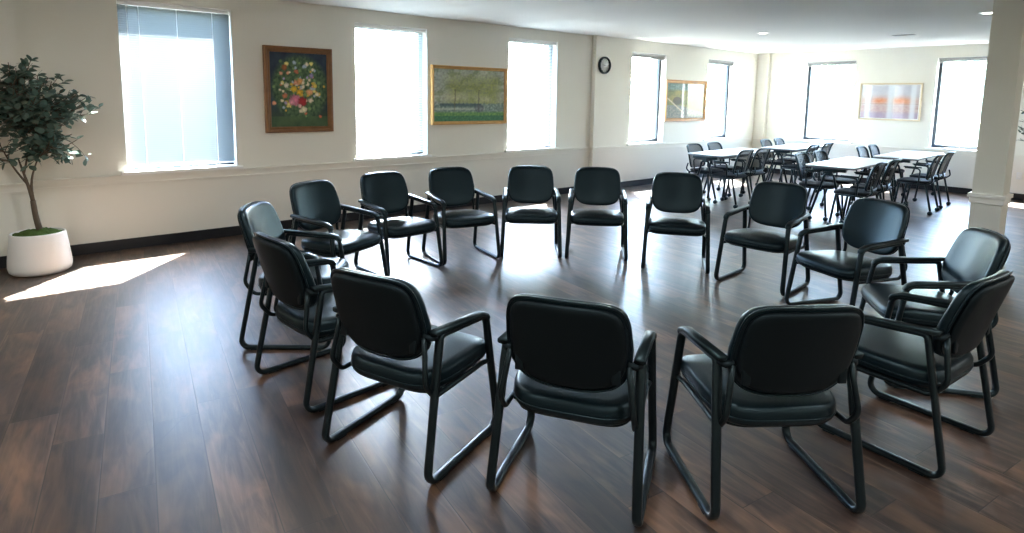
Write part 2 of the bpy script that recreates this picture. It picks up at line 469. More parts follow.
def guest_chair():
    t = thing('armchair', 'black armchair', 'chair', (0, 0, 0), 0, 'black sled-base armchairs set in a circle')
    # seat cushion ------------------------------------------------------
    SW, SD = .262, .248
    def place_seat(a, b, d):                                    # d: 0 bottom .. up
        x, y = a, b + .008
        crown = .009 * max(0, 1 - (a / SW) ** 2) * max(0, 1 - (b / SD) ** 2)
        front = max(0, (b - .10) / .13)
        z = .349 + d + (crown if d > .04 else 0) - .018 * front ** 2 * (1 if d > .04 else .35) + .010 * (b / SD)
        return Vector((x, y, z))
    o = outline(SW, SD, 80, 6.0, taper_bot=.10, pb=4.4)
    bm = bmesh.new()
    pad(bm, o, [(.016, .086), (.006, .080), (0, .066), (0, .034), (.004, .016), (.012, .005), (.024, 0)], place_seat)
    seat = obj('seat', bm, M['leather'], t)
    bm = bmesh.new(); 
    pts = [place_seat(a * 1.002, b * 1.002, .036) for a, b in o]
    sweep(bm, pts, .0035, n=6, closed=True)
    obj('seam', bm, M['leather'], seat)
    bm = bmesh.new(); pad(bm, outline(SW - .03, SD - .03, 40, 5.0), [(.0, .0), (0, -.012)], lambda a, b, d: Vector((a, b + .014, .350 + d + .010 * (b / SD))), nf=2)
    obj('seat_pan', bm, M['black_plastic'], seat)
    # backrest ----------------------------------------------------------
    BW, BH = .240, .184
    zc = .664
    rec = math.tan(R(16.5))
    def place_back(a, b, d):                                    # d>0 towards the sitter
        f = b / BH
        z = zc + b * .985 + (1 - (a / BW) ** 2) * f * abs(f) * (.014 if b < 0 else .007)
        y = -.282 - b * rec + .040 * (a / BW) ** 2 + d + (.003 * math.exp(-((b + .08) / .09) ** 2) if d > .02 else 0)
        return Vector((a, y, z))
    o = outline(BW, BH, 96, 6.2, taper_top=.085, taper_bot=.06, pb=4.0)
    bm = bmesh.new()
    pad(bm, o, [(.022, .036), (.010, .033), (.003, .026), (0, .014), (.001, .002), (.006, -.006), (.012, -.008)], place_back)
    back = obj('backrest', bm, M['leather'], t)
    o2 = [(a * .925, b * .915) for a, b in o]
    bm = bmesh.new()
    pad(bm, o2, [(.01, -.006), (.002, -.012), (0, -.018), (.004, -.027), (.012, -.032), (.024, -.034)], place_back)
    obj('back_panel', bm, M['shell'], back)
    bm = bmesh.new(); sweep(bm, [place_back(a * .985, b * .985, -.010) for a, b in o], .0045, n=6, closed=True)
    obj('piping', bm, M['leather'], back)
    # side frames, arms, support bars -------------------------------------
    for s in (-1, 1):
        def fx(z): return s * (.286 - .023 * z / .6)
        base = [(.250, .0155), (.166, .574), (-.184, .600), (-.302, .0155)]
        pts = rounded([(fx(z), y, z) for y, z in base], [.050, .045, .022, .044], 7, closed=True)
        bm = bmesh.new(); sweep(bm, pts, .0185, .0135, lat=(1, 0, 0), closed=True, n=12, sup=2.6)
        fr = obj('side_frame', bm, M['black_metal'], t)
        for gy in (.165, -.205):
            bm = bmesh.new(); box(bm, fx(0) - .016, fx(0) + .016, gy - .028, gy + .028, .0, .007, bev=.002)
            obj('glide', bm, M['black_plastic'], fr)
        xa = fx(.6)
        ap = rounded([(xa, -.232, .620), (xa, .120, .592), (xa, .166, .574), (xa, .178, .548)], [0, .05, .04, 0], 5)
        ap = [ap[0] + Vector((0, .004, -.003))] + ap
        bm = bmesh.new(); sweep(bm, ap, .0225, .0125, lat=(1, 0, 0), n=14, sup=3.2, radii=[.7] + [1] * (len(ap) - 2) + [.75])
        obj('armrest', bm, M['black_plastic'], t)
        xb = s * .256
        sp = rounded([(s * .266, .203, .348), (xb, .150, .345), (xb, -.215, .343), (xb, -.272, .415), (s * .238, -.252, .53), place_back(s * .226, -.065, -.016)], [0, .04, .05, .06, .05, 0], 6)
        bm = bmesh.new(); sweep(bm, sp, .0115, n=10)
        sb = obj('support_bar', bm, M['black_metal'], t)
        bm = bmesh.new(); q = place_back(s * .185, -.105, -.034)
        box(bm, q.x - .016, q.x + .016, q.y - .005, q.y + .008, q.z - .03, q.z + .03, bev=.003)
        q = place_back(s * .222, -.055, -.010)
        sweep(bm, [(s * .264, -.205, .596), (s * .250, (q.y - .212) / 2 - .004, .596), (q.x, q.y, q.z)], .013, n=10)
        obj('back_bracket', bm, M['shell'], sb)
        bm = bmesh.new()
        m = Matrix.Translation((s * .274, .203, .348)) @ Matrix.Rotation(PI / 2, 4, 'Y')
        bmesh.ops.create_cone(bm, cap_ends=True, segments=10, radius1=.008, radius2=.006, depth=.02, matrix=m)
        obj('bolt', bm, M['black_metal'], sb)
    bm = bmesh.new(); sweep(bm, [(-.256, .12, .344), (.256, .12, .344)], .010, n=8); sweep(bm, [(-.256, -.13, .344), (.256, -.13, .344)], .010, n=8)
    obj('cross_bar', bm, M['black_metal'], t)
    return t

CHAIRS = [
 ('O', 1.36, 2.282, -69.0, 'black armchair seen from behind at left, between the overlapping pair and the middle one'),
 ('A', 1.751, 1.626, -58.9, 'black armchair seen straight from behind, the nearest and lowest one at the middle front'),
 ('B', 2.301, 1.147, -35.1, 'black armchair seen from behind at the front right, its back towards the viewer'),
 ('C', 3.177, 0.889, -4.7, 'black armchair at the right edge, seen side on with its back in front of another'),
 ('D', 4.01, 1.065, 35.8, 'black armchair just before the column, half hidden behind a side-on armchair'),
 ('E', 4.61, 1.702, 68.7, 'black armchair facing left with the nearest white table directly behind it'),
 ('F', 4.879, 2.468, 94.0, 'black armchair facing left with the white table nearest the window wall behind it'),
 ('G', 4.75, 3.255, 126.4, 'black armchair facing the viewer straight below the picture between two clear windows'),
 ('H', 4.442, 3.974, 133.2, 'black armchair facing the viewer straight below the round wall clock'),
 ('I', 3.967, 4.431, 140.1, 'black armchair facing the viewer straight below the glowing window nearest the clock'),
 ('J', 3.312, 4.701, 169.9, 'black armchair turned slightly right, straight below the landscape painting'),
 ('K', 2.642, 4.715, -175.5, 'black armchair turned right, straight below the window between the two oil paintings'),
 ('L', 1.972, 4.500, -157.5, 'black armchair turned right, below the flower painting'),
 ('M', 1.408, 3.793, -128.7, 'black armchair farthest left, facing right behind the overlapping one nearer the viewer'),
 ('N', 1.281, 3.069, -84.0, 'black armchair at left seen from behind, overlapping the leftmost armchair beyond it'),
]
proto = guest_chair()
for i, (k, x, y, a, lab) in enumerate(CHAIRS):
    c = proto if i == 0 else copy_tree(proto)
    c.location = (x, y, 0); c.rotation_euler = (0, 0, R(a)); c['label'] = lab

# ------------------------------------------------------------------ flip-top tables
def caster(bm, x, y, r=.028):
    for dx in (-.013, .013):
        m = Matrix.Translation((x + dx, y, r)) @ Matrix.Rotation(PI / 2, 4, 'Y')
        bmesh.ops.create_cone(bm, cap_ends=True, segments=14, radius1=r, radius2=r, depth=.016, matrix=m)
    m = Matrix.Translation((x, y, r + .022))
    bmesh.ops.create_cone(bm, cap_ends=True, segments=10, radius1=.012, radius2=.010, depth=.04, matrix=m)
    box(bm, x - .021, x + .021, y - .016, y + .016, r, r + .026, bev=.006)

def flip_table(L, W):
    t = thing('folding_table', 'white table', 'table', (0, 0, 0), 0, 'white flip-top tables on casters')
    bm = bmesh.new(); pad(bm, outline(L / 2, W / 2, 96, 40), [(.001, .742), (0, .740), (0, .731)], lambda a, b, d: Vector((a, b, d)), nf=2)
    top = obj('table_top', bm, M['white_laminate'], t, auto=40)
    bm = bmesh.new(); pad(bm, outline(L / 2 - .001, W / 2 - .001, 96, 40), [(0, .731), (0, .712)], lambda a, b, d: Vector((a, b, d)), nf=2)
    obj('edge_band', bm, M['grey_edge'], top, auto=40)
    for s in (-1, 1):
        x = s * (L / 2 - .03)
        bm = bmesh.new()
        sweep(bm, rounded([(x, -.200, .075), (x, -.05, .64), (x, .05, .64), (x, .200, .075)], [0, .05, .05, 0], 5), .020, .014, lat=(1, 0, 0), n=10)
        box(bm, x - .03, x + .03, -.20, .20, .672, .712, bev=.004)
        box(bm, x - .018, x + .018, -.04, .04, .62, .68, bev=.004)
        leg = obj('leg_frame', bm, M['black_metal'], t)
        for y in (-.200, .200):
            bm = bmesh.new(); caster(bm, x, y); obj('caster', bm, M['black_plastic'], leg)
    bm = bmesh.new(); box(bm, -L / 2 + .03, L / 2 - .03, -.022, .022, .635, .675, bev=.004)
    obj('cross_beam', bm, M['black_metal'], t)
    return t
TABLES = [
 (9.03, 5.19, 3.5, 'white flip-top table nearest the window wall, directly under the picture between two clear windows'),
 (11.27, 5.18, 5.0, 'white flip-top table in the far corner, under the left window of the far wall'),
 (9.0, 3.36, 4.0, 'white flip-top table nearest the armchairs, lowest of the four in the photo'),
 (11.26, 3.33, 4.0, 'white flip-top table by the far wall, under the abstract print beside the column'),
]
tp = flip_table(1.78, .60)
for i, (x, y, a, lab) in enumerate(TABLES):
    c = tp if i == 0 else copy_tree(tp)
    c.location = (x, y, 0); c.rotation_euler = (0, 0, R(a)); c['label'] = lab

# ------------------------------------------------------------------ mesh-back chairs
def mesh_chair():
    t = thing('mesh_chair', 'mesh chair', 'chair', (0, 0, 0), 0, 'black mesh-back chairs around the white tables')
    bm = bmesh.new()
    pad(bm, outline(.225, .220, 48, 4.2), [(.014, .044), (.004, .039), (0, .028), (.004, .010), (.014, 0)], lambda a, b, d: Vector((a, b + .02, .425 + d - (.012 * max(0, (b - .1) / .12) ** 2))), nf=3)
    obj('seat', bm, M['seat_fabric'], t)
    def pb(a, b, d):
        return Vector((a, -.215 - b * .24 + .035 * (a / .22) ** 2 + d - (.02 * max(0, (b - .05) / .12) ** 2), .668 + b))
    o = outline(.218, .176, 56, 7.0, taper_top=.05)
    bm = bmesh.new(); sweep(bm, [pb(a, b, 0) for a, b in o], .015, .012, n=8, closed=True)
    back = obj('back_frame', bm, M['black_plastic'], t)
    bm = bmesh.new()
    rings = []
    for k in range(6):
        s = .97 * (1 - k / 5.2)
        rings.append([bm.verts.new(pb(a * s, b * s, .003)) for a, b in o])
    for A, B in zip(rings, rings[1:]):
        for k in range(len(o)): bm.faces.new((A[k], A[(k + 1) % len(o)], B[(k + 1) % len(o)], B[k]))
    bm.faces.new(rings[-1])
    obj('mesh_panel', bm, M['mesh'], back)
    for s in (-1, 1):
        bm = bmesh.new()
        sweep(bm, rounded([(s * .20, -.205, .56), (s * .215, -.225, .47), (s * .235, -.16, .425), (s * .238, .17, .425)], [0, .04, .05, 0], 5), .011, n=8)
        obj('side_rail', bm, M['black_metal'], t)
        for y0, y1 in ((.17, .215), (-.15, -.235)):
            bm = bmesh.new(); sweep(bm, [(s * .238, y0, .425), (s * .248, y1, .062)], .0145, n=8)
            leg = obj('leg', bm, M['black_metal'], t)
            bm = bmesh.new(); caster(bm, s * .248, y1, .029); obj('caster', bm, M['black_plastic'], leg)
        bm = bmesh.new()
        sweep(bm, rounded([(s * .240, -.06, .425), (s * .262, -.075, .645), (s * .262, .115, .650)], [0, .04, 0], 5), .010, n=8)
        arm = obj('arm', bm, M['black_metal'], t)
        bm = bmesh.new(); sweep(bm, [(s * .262, -.09, .662), (s * .262, -.08, .663), (s * .262, .12, .665), (s * .262, .13, .664)], .022, .010, lat=(1, 0, 0), n=10, sup=3, radii=[.7, 1, 1, .7])
        obj('arm_pad', bm, M['black_plastic'], arm)
    return t
MC = [   # table, place along it, distance across it from its middle, label
 (0, -0.46, 0.20, 'mesh-back chair on the window side of the table under the picture, left one'),
 (0, 0.20, 0.20, 'mesh-back chair on the window side of the table under the picture, right one'),
 (0, -0.76, -0.36, 'mesh-back chair seen from behind at the table under the picture, left one'),
 (0, -0.17, -0.36, 'mesh-back chair seen from behind at the table under the picture, right one'),
 (1, -0.38, 0.20, 'mesh-back chair on the window side of the far corner table, left one'),
 (1, 0.24, 0.20, 'mesh-back chair on the window side of the far corner table, right one'),
 (1, -0.87, -0.36, 'mesh-back chair on the near side of the far corner table, left one, bluish'),
 (1, -0.17, -0.36, 'mesh-back chair on the near side of the far corner table, right one'),
 (2, -0.55, 0.24, 'mesh-back chair facing the viewer at the left end of the nearest white table, arm showing'),
 (2, 0.14, 0.24, 'mesh-back chair on the far side of the nearest white table, right one'),
 (2, -0.90, -0.36, 'mesh-back chair seen from behind at the nearest white table, left one'),
 (2, -0.29, -0.36, 'mesh-back chair seen from behind at the nearest white table, right one'),
 (3, -0.54, 0.33, 'mesh-back chair on the far side of the table under the abstract print, left one'),
 (3, 0.07, 0.33, 'mesh-back chair on the far side of the table under the abstract print, right one'),
 (3, -1.17, -0.38, 'mesh-back chair seen from behind at the table under the abstract print, left one'),
 (3, -0.40, -0.37, 'mesh-back chair nearest the column, seen from behind at the table under the abstract print'),
]
mp_ = mesh_chair()
for i, (ti, al, off, lab) in enumerate(MC):
    c = mp_ if i == 0 else copy_tree(mp_)
    tx, ty, ta, _ = TABLES[ti]; far = off > 0
    ca, sa = math.cos(R(ta)), math.sin(R(ta))
    c.location = (tx + al * ca - off * sa, ty + al * sa + off * ca, 0)
    c.rotation_euler = (0, 0, R(ta + (180 if far else 0) + (i * 37 % 3 - 1))); c['label'] = lab

# ------------------------------------------------------------------ pictures
def sm(e0, e1, x):
    t = max(0, min(1, (x - e0) / (e1 - e0))); return t * t * (3 - 2 * t)
def lerp(a, b, t): return tuple(p + (q - p) * t for p, q in zip(a, b))
def s2l(c): return tuple(((v / 255) / 12.92 if v / 255 <= .04045 else ((v / 255 + .055) / 1.055) ** 2.4) for v in c)
from mathutils import noise as mnoise
def fb(x, y, s, seed=0.0, oct=4):
    return .5 + .5 * mnoise.fractal(Vector((x * s, y * s, seed)), 1.0, 2.0, oct)

rf = random.Random(5)
FL = []
pal = [((222, 178, 70), 10), ((232, 218, 186), 26), ((206, 110, 78), 10), ((236, 220, 130), 12), ((176, 160, 200), 8), ((224, 156, 122), 10), ((170, 186, 196), 16), ((120, 150, 96), 34), ((92, 122, 80), 26)]
for c, n in pal:
    for _ in range(n):
        while True:
            x, y = rf.gauss(.52, .21), rf.gauss(.55, .19)
            if .05 < x < .95 and .10 < y < .93: break
        FL.append((x, y, rf.uniform(.022, .048), c))
rf.shuffle(FL)
FL += [(.42, .36, .12, (212, 122, 146)), (.36, .33, .06, (222, 150, 165)), (.55, .34, .095, (172, 44, 50)), (.40, .51, .07, (228, 186, 56)), (.50, .47, .065, (232, 178, 46)), (.68, .47, .07, (232, 168, 116)),
       (.51, .62, .065, (222, 160, 100)), (.57, .23, .07, (222, 214, 180)), (.27, .56, .055, (214, 208, 190)), (.25, .80, .06, (164, 96, 56)), (.50, .28, .045, (228, 180, 170)), (.72, .70, .05, (150, 132, 176)), (.60, .82, .045, (176, 190, 206)), (.24, .42, .055, (206, 120, 84)), (.70, .36, .055, (222, 206, 180)), (.78, .56, .05, (226, 196, 90))]
def art_flowers(u, v):
    n = fb(u, v, 6, 2.0)
    c = lerp((26, 36, 56), (52, 66, 76), n)
    c = lerp(c, (48, 62, 46), sm(.35, .1, v) * .9)
    d = ((u - .52) / .52) ** 2 + ((v - .52) / .46) ** 2
    c = lerp(c, lerp((30, 52, 40), (98, 120, 80), fb(u, v, 22, 7.0)), sm(1.15, .7, d))
    if v < .14: c = lerp(c, lerp((46, 70, 48), (80, 100, 62), n), .7)
    for x, y, r, fc in FL:
        q = math.hypot((u - x), (v - y) * 1.28) / r
        q += .6 * (fb(u, v, 38, x * 9) - .5)
        if q < 1: c = lerp(c, lerp(fc, tuple(k * .6 for k in fc), q * .6 + .3 * fb(u, v, 60, 3)), sm(1.0, .6, q))
    return tuple(k * 1.14 for k in c)
def art_meadow(u, v):
    n = fb(u, v, 5, 11.0); n2 = fb(u * 1.4, v, 26, 4.0)
    c = lerp((118, 124, 120), (150, 152, 140), n)
    c = lerp(c, (104, 114, 92), sm(.45, .7, fb(u, v, 7, 21.0)) * .8)
    for x, w in ((.27, .12), (.5, .16), (.7, .17), (.84, .10)):
        k = math.exp(-((u - x) / w) ** 2) * sm(.2, .4, v) * sm(1.05, .7, v)
        c = lerp(c, (112, 116, 62), k * .55 * (.5 + n2))
    c = lerp(c, (178, 172, 150), math.exp(-((v - .44) / .08) ** 2) * .5 * n)
    if v < .36:
        k = sm(.36, .33, v + .05 * (n2 - .5))
        c = lerp(c, lerp((84, 100, 98), (120, 132, 122), n2), k)
        if abs(v - .31) < .03 and .08 < u < .66: c = lerp(c, (62, 78, 82), .8)
        if abs(v - .24) < .02 and u < .7: c = lerp(c, (158, 162, 150), .55)
    if v < .19: c = lerp(c, lerp((66, 112, 74), (104, 128, 70), n2), sm(.20, .15, v))
    if v < .10: c = lerp(c, (40, 84, 72), .6)
    for x in (.28, .62):
        if abs(u - x - .02 * (n - .5)) < .010 and .2 < v < .62: c = lerp(c, (84, 82, 66), .55)
    if math.hypot((u - .63) / .07, (v - .25) / .08) < 1: c = lerp(c, (74, 78, 88), .55)
    return tuple(k * 1.30 * (.84 + .32 * n2) for k in c)
def art_hills(u, v):
    n = fb(u, v, 6, 31.0); n2 = fb(u, v, 24, 5.0)
    c = lerp((92, 96, 52), (158, 142, 62), n)
    if v > .78: c = lerp(c, lerp((84, 104, 90), (120, 140, 128), n2), sm(.76, .84, v))
    if v < .38: c = lerp(c, lerp((96, 100, 92), (140, 132, 112), n2), sm(.4, .3, v + .35 * (u - .4)))
    if math.hypot((u - .27) / .11, (v - .5) / .12) < 1 + .4 * (n2 - .5): c = lerp(c, (58, 46, 26), .8)
    if abs(v - (.52 - .95 * (u - .06))) < .022 and u < .45: c = (196, 178, 140)
    return tuple(k * (.85 + .3 * n2) for k in c)
def art_abstract(u, v):
    n = fb(u, v, 5, 41.0); n2 = fb(u, v, 18, 6.0)
    c = lerp((176, 176, 186), (200, 196, 200), n)
    k = math.exp(-((v - .52 - .06 * (n - .5)) / .12) ** 2)
    k *= .35 + .65 * max(math.exp(-((u - .33) / .13) ** 2), math.exp(-((u - .70) / .15) ** 2))
    c = lerp(c, lerp((196, 104, 60), (222, 150, 110), n2), k * .95)
    if v < .42: c = lerp(c, lerp((176, 140, 140), (200, 180, 170), n2), sm(.45, .34, v))
    if v < .2: c = lerp(c, (158, 144, 168), sm(.24, .12, v) * (.4 + .6 * n))
    if abs(v - .43) < .012: c = lerp(c, (138, 90, 70), .4)
    for x, w in ((.12, .055), (.52, .06), (.90, .05)): c = lerp(c, (222, 226, 230), .75 * math.exp(-((u - x) / w) ** 4))  # window reflections painted into the print as pale columns
    return c

def picture(name, label, W, H, fw, fd, fmat, paint, glazed, loc, rz, nx, ny, mat_w=0.0, lip=None):
    """built facing -Y with its back on y=0"""
    t = thing(name, label, 'picture', loc, rz, 'framed pictures on the walls')
    bm = bmesh.new()
    # moulded frame: mitred profile swept round the rectangle
    prof = [(0, 0), (0, fd * .8), (fw * .18, fd), (fw * .45, fd * .92), (fw * .62, fd * .70), (fw * .85, fd * .74), (fw, fd * .55), (fw, 0)]
    rings = []
    for ins, d in prof:
        w, h = W / 2 - ins, H / 2 - ins
        rings.append([bm.verts.new((x, -d, z)) for x, z in ((-w, -h), (w, -h), (w, h), (-w, h))])
    for A, B in zip(rings, rings[1:] + rings[:1]):
        for k in range(4): bm.faces.new((A[k], A[(k + 1) % 4], B[(k + 1) % 4], B[k]))
    fr = obj('picture_frame', bm, fmat, t, smooth=False)
    iw, ih = W / 2 - fw, H / 2 - fw
    if lip is not None:
        bm = boxes((-iw, iw, -fd * .58, -fd * .2, -ih, -ih + .012), (-iw, iw, -fd * .58, -fd * .2, ih - .012, ih), (-iw, -iw + .012, -fd * .58, -fd * .2, -ih + .012, ih - .012), (iw - .012, iw, -fd * .58, -fd * .2, -ih + .012, ih - .012))
        obj('inner_lip', bm, lip, fr, smooth=False)
    if mat_w:
        bm = boxes((-iw, iw, -fd * .40, -fd * .2, -ih, -ih + mat_w), (-iw, iw, -fd * .40, -fd * .2, ih - mat_w, ih), (-iw, -iw + mat_w, -fd * .40, -fd * .2, -ih + mat_w, ih - mat_w), (iw - mat_w, iw, -fd * .40, -fd * .2, -ih + mat_w, ih - mat_w))
        obj('mat_board', bm, M['mat_board'], t, smooth=False)
        iw -= mat_w; ih -= mat_w
    bm = bmesh.new()
    vs = [[bm.verts.new((-iw + 2 * iw * i / nx, -fd * .38, -ih + 2 * ih * j / ny)) for i in range(nx + 1)] for j in range(ny + 1)]
    back = [bm.verts.new((x, -fd * .1, z)) for x, z in ((-iw, -ih), (iw, -ih), (iw, ih), (-iw, ih))]
    for j in range(ny):
        for i in range(nx): bm.faces.new((vs[j][i], vs[j][i + 1], vs[j + 1][i + 1], vs[j + 1][i]))
    bm.faces.new(back[::-1])
    cv = obj('canvas', bm, M['art_glazed'] if glazed else M['art'], t)
    me = cv.data
    at = me.color_attributes.new('paint', 'FLOAT_COLOR', 'POINT')
    for i, v in enumerate(me.vertices):
        u = (v.co.x + iw) / (2 * iw); w = (v.co.z + ih) / (2 * ih)
        c = s2l(tuple(max(0, min(255, k)) for k in paint(u, w)))
        at.data[i].color = (*c, 1)
    return t
picture('flower_painting', 'dark oil painting of a flower bouquet in a broad brown wooden frame', .785, .965, .066, .045, M['wood_frame'], art_flowers, False, (2.585, WY - .003, 1.605), 0, 110, 140)
picture('landscape_painting', 'soft green landscape painting in a narrow gold frame', 1.30, .80, .045, .04, M['gold_frame'], art_meadow, False, (5.005, WY - .003, 1.575), 0, 130, 80)
picture('hillside_picture', 'olive and yellow glazed landscape in an oak frame between two clear windows', 1.34, .78, .06, .035, M['oak_frame'], art_hills, True, (10.085, WB - .003, 1.545), 0, 100, 60)
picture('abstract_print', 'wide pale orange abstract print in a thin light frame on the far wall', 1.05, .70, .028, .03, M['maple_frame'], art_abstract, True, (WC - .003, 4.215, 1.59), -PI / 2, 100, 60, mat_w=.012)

# ------------------------------------------------------------------ wall clock
t = thing('wall_clock', 'round white-faced wall clock with black rim on the bare wall', 'clock', (7.70, WB - .001, 2.115))
def disc_y(bm, prof, n=48):
    rings = [[bm.verts.new((r * math.cos(2 * PI * k / n), -d, r * math.sin(2 * PI * k / n))) for k in range(n)] for r, d in prof]
    for A, B in zip(rings, rings[1:]):
        for k in range(n): bm.faces.new((A[k], A[(k + 1) % n], B[(k + 1) % n], B[k]))
    return rings
bm = bmesh.new(); r_ = disc_y(bm, [(.112, .016), (.116, .036), (.124, .044), (.136, .042), (.144, .030), (.144, 0), (.112, 0), (.112, .016)])
obj('rim', bm, M['black_plastic'], t)
bm = bmesh.new(); r_ = disc_y(bm, [(.0005, .018), (.114, .018), (.114, .002)]); obj('face', bm, M['clock_face'], t)
bm = bmesh.new()
for k in range(12):
    a = k * PI / 6; ca, sa = math.cos(a), math.sin(a)
    g = bmesh.ops.create_cube(bm, size=1.0)['verts']
    for v in g:
        u_, w_ = .098 + v.co.x * (.022 if k % 3 == 0 else .012), v.co.z * .006
        v.co = Vector((u_ * ca - w_ * sa, -.0195 + v.co.y * .002, u_ * sa + w_ * ca))
obj('hour_marks', bm, M['black_plastic'], t, smooth=False)
for nm, ln, w, ang, d in (('hour_hand', .055, .007, R(172), .0225), ('minute_hand', .083, .005, R(4), .0255)):
    bm = bmesh.new(); g = bmesh.ops.create_cube(bm, size=1.0)['verts']; ca, sa = math.cos(ang), math.sin(ang)
    for v in g:
        u_ = ln * .42 + v.co.x * ln * 1.16; w_ = v.co.z * w * (1.3 if v.co.x < 0 else .6)
        v.co = Vector((u_ * ca - w_ * sa, -d + v.co.y * .0015, u_ * sa + w_ * ca))
    obj(nm, bm, M['black_plastic'], t, smooth=False)

# ------------------------------------------------------------------ ceiling fittings, outlet
def downlight(x, y, label):
    t = thing('recessed_downlight', label, 'ceiling light', (x, y, CEIL), 0, 'recessed ceiling downlights')
    bm = bmesh.new(); lathe(bm, [(.060, -.004), (.064, -.008), (.088, -.006), (.092, -.0005), (.060, -.0005), (.060, -.004)], 28, cap_bottom=False, cap_top=False)
    obj('trim_ring', bm, M['white_plastic'], t)
    bm = bmesh.new(); lathe(bm, [(.0602, -.0045), (.0602, -.001)], 28); obj('lens', bm, M['lamp'], t, smooth=False)
downlight(8.89, 4.73, 'lit recessed downlight in the ceiling above the table under the picture')
downlight(8.55, 1.90, 'lit recessed downlight in the ceiling beside the column top')
FILL_LAMPS = [(-1.4, 4.1), (1.0, 3.8)] + [(x, y) for y in (-3.0, -.9) for x in (-1.4, .9, 3.2, 5.5, 7.8)] + [(-1.4, 1.6), (.9, 1.2)]  # unseen downlights added as fill for the near half of the room
def lamp_light(x, y, watts):
    l = bpy.data.lights.new('downlight_lamp', 'AREA'); l.shape = 'DISK'; l.size = .12; l.energy = watts; l.color = (1.0, .98, .95)
    o = bpy.data.objects.new('downlight_lamp', l); COL.objects.link(o); o.location = (x, y, CEIL - .012)
for x, y in FILL_LAMPS:
    downlight(x, y, 'added fill downlight in the ceiling, out of view')
    lamp_light(x, y, 3.0)
lamp_light(8.89, 4.73, 1.0); lamp_light(8.55, 1.90, 1.0)
bm = boxes((-.17, .17, -.09, .09, -.006, -.0005), bev=.002)
t = thing('ceiling_vent', 'small grey louvred vent in the ceiling before the far wall window', 'vent', (10.42, 3.32, CEIL), R(90))
obj('vent_frame', bm, M['white_plastic'], t)
bm = bmesh.new()
for k in range(7): box(bm, -.145, .145, -.066 + k * .022 - .004, -.066 + k * .022 + .004, -.010, -.006)
obj('louvre', bm, M['grey_metal'], t, smooth=False)
def sprinkler(x, y, label):
    t = thing('sprinkler_head', label, 'sprinkler', (x, y, CEIL), 0, 'ceiling sprinkler heads')
    bm = bmesh.new(); lathe(bm, [(.036, -.0005), (.034, -.006), (.012, -.008)], 20); obj('escutcheon', bm, M['white_plastic'], t)
    bm = bmesh.new(); lathe(bm, [(.007, -.008), (.007, -.03), (.018, -.031), (.018, -.033)], 14); obj('deflector', bm, M['steel'], t)
sprinkler(10.9, 2.35, 'tiny sprinkler head in the ceiling left of the column')
t = thing('wall_outlet', 'small white outlet plate low on the far wall beside the column', 'outlet', (WC - .0005, 2.19, .40), -PI / 2)
obj('cover_plate', boxes((-.036, .036, -.006, 0, -.058, .058), bev=.002), M['white_plastic'], t)
for z in (-.02, .02):
    bm = boxes((-.016, .016, -.008, -.005, z - .014, z + .014), bev=.002); obj('socket', bm, M['mat_board'], t)

# ------------------------------------------------------------------ potted trees
def leaf(bm, p, d, up, L, W):
    d = d.normalized(); s = d.cross(up)
    if s.length < 1e-3: s = d.cross(Vector((1, 0, 0)))
    s.normalize(); nrm = s.cross(d)
    prof = [(0, .12), (.22, .78), (.5, 1.0), (.78, .76), (1.0, .12)]
    prev = None
    for f, w in prof:
        c = p + d * (f * L) - nrm * (.10 * L * f * f)
        e = nrm * (.08 * W * w)
        cur = [bm.verts.new(c - s * (W * .5 * w) + e), bm.verts.new(c), bm.verts.new(c + s * (W * .5 * w) + e)]
        if prev:
            bm.faces.new((prev[0], prev[1], cur[1], cur[0])); bm.faces.new((prev[1], prev[2], cur[2], cur[1]))
        prev = cur

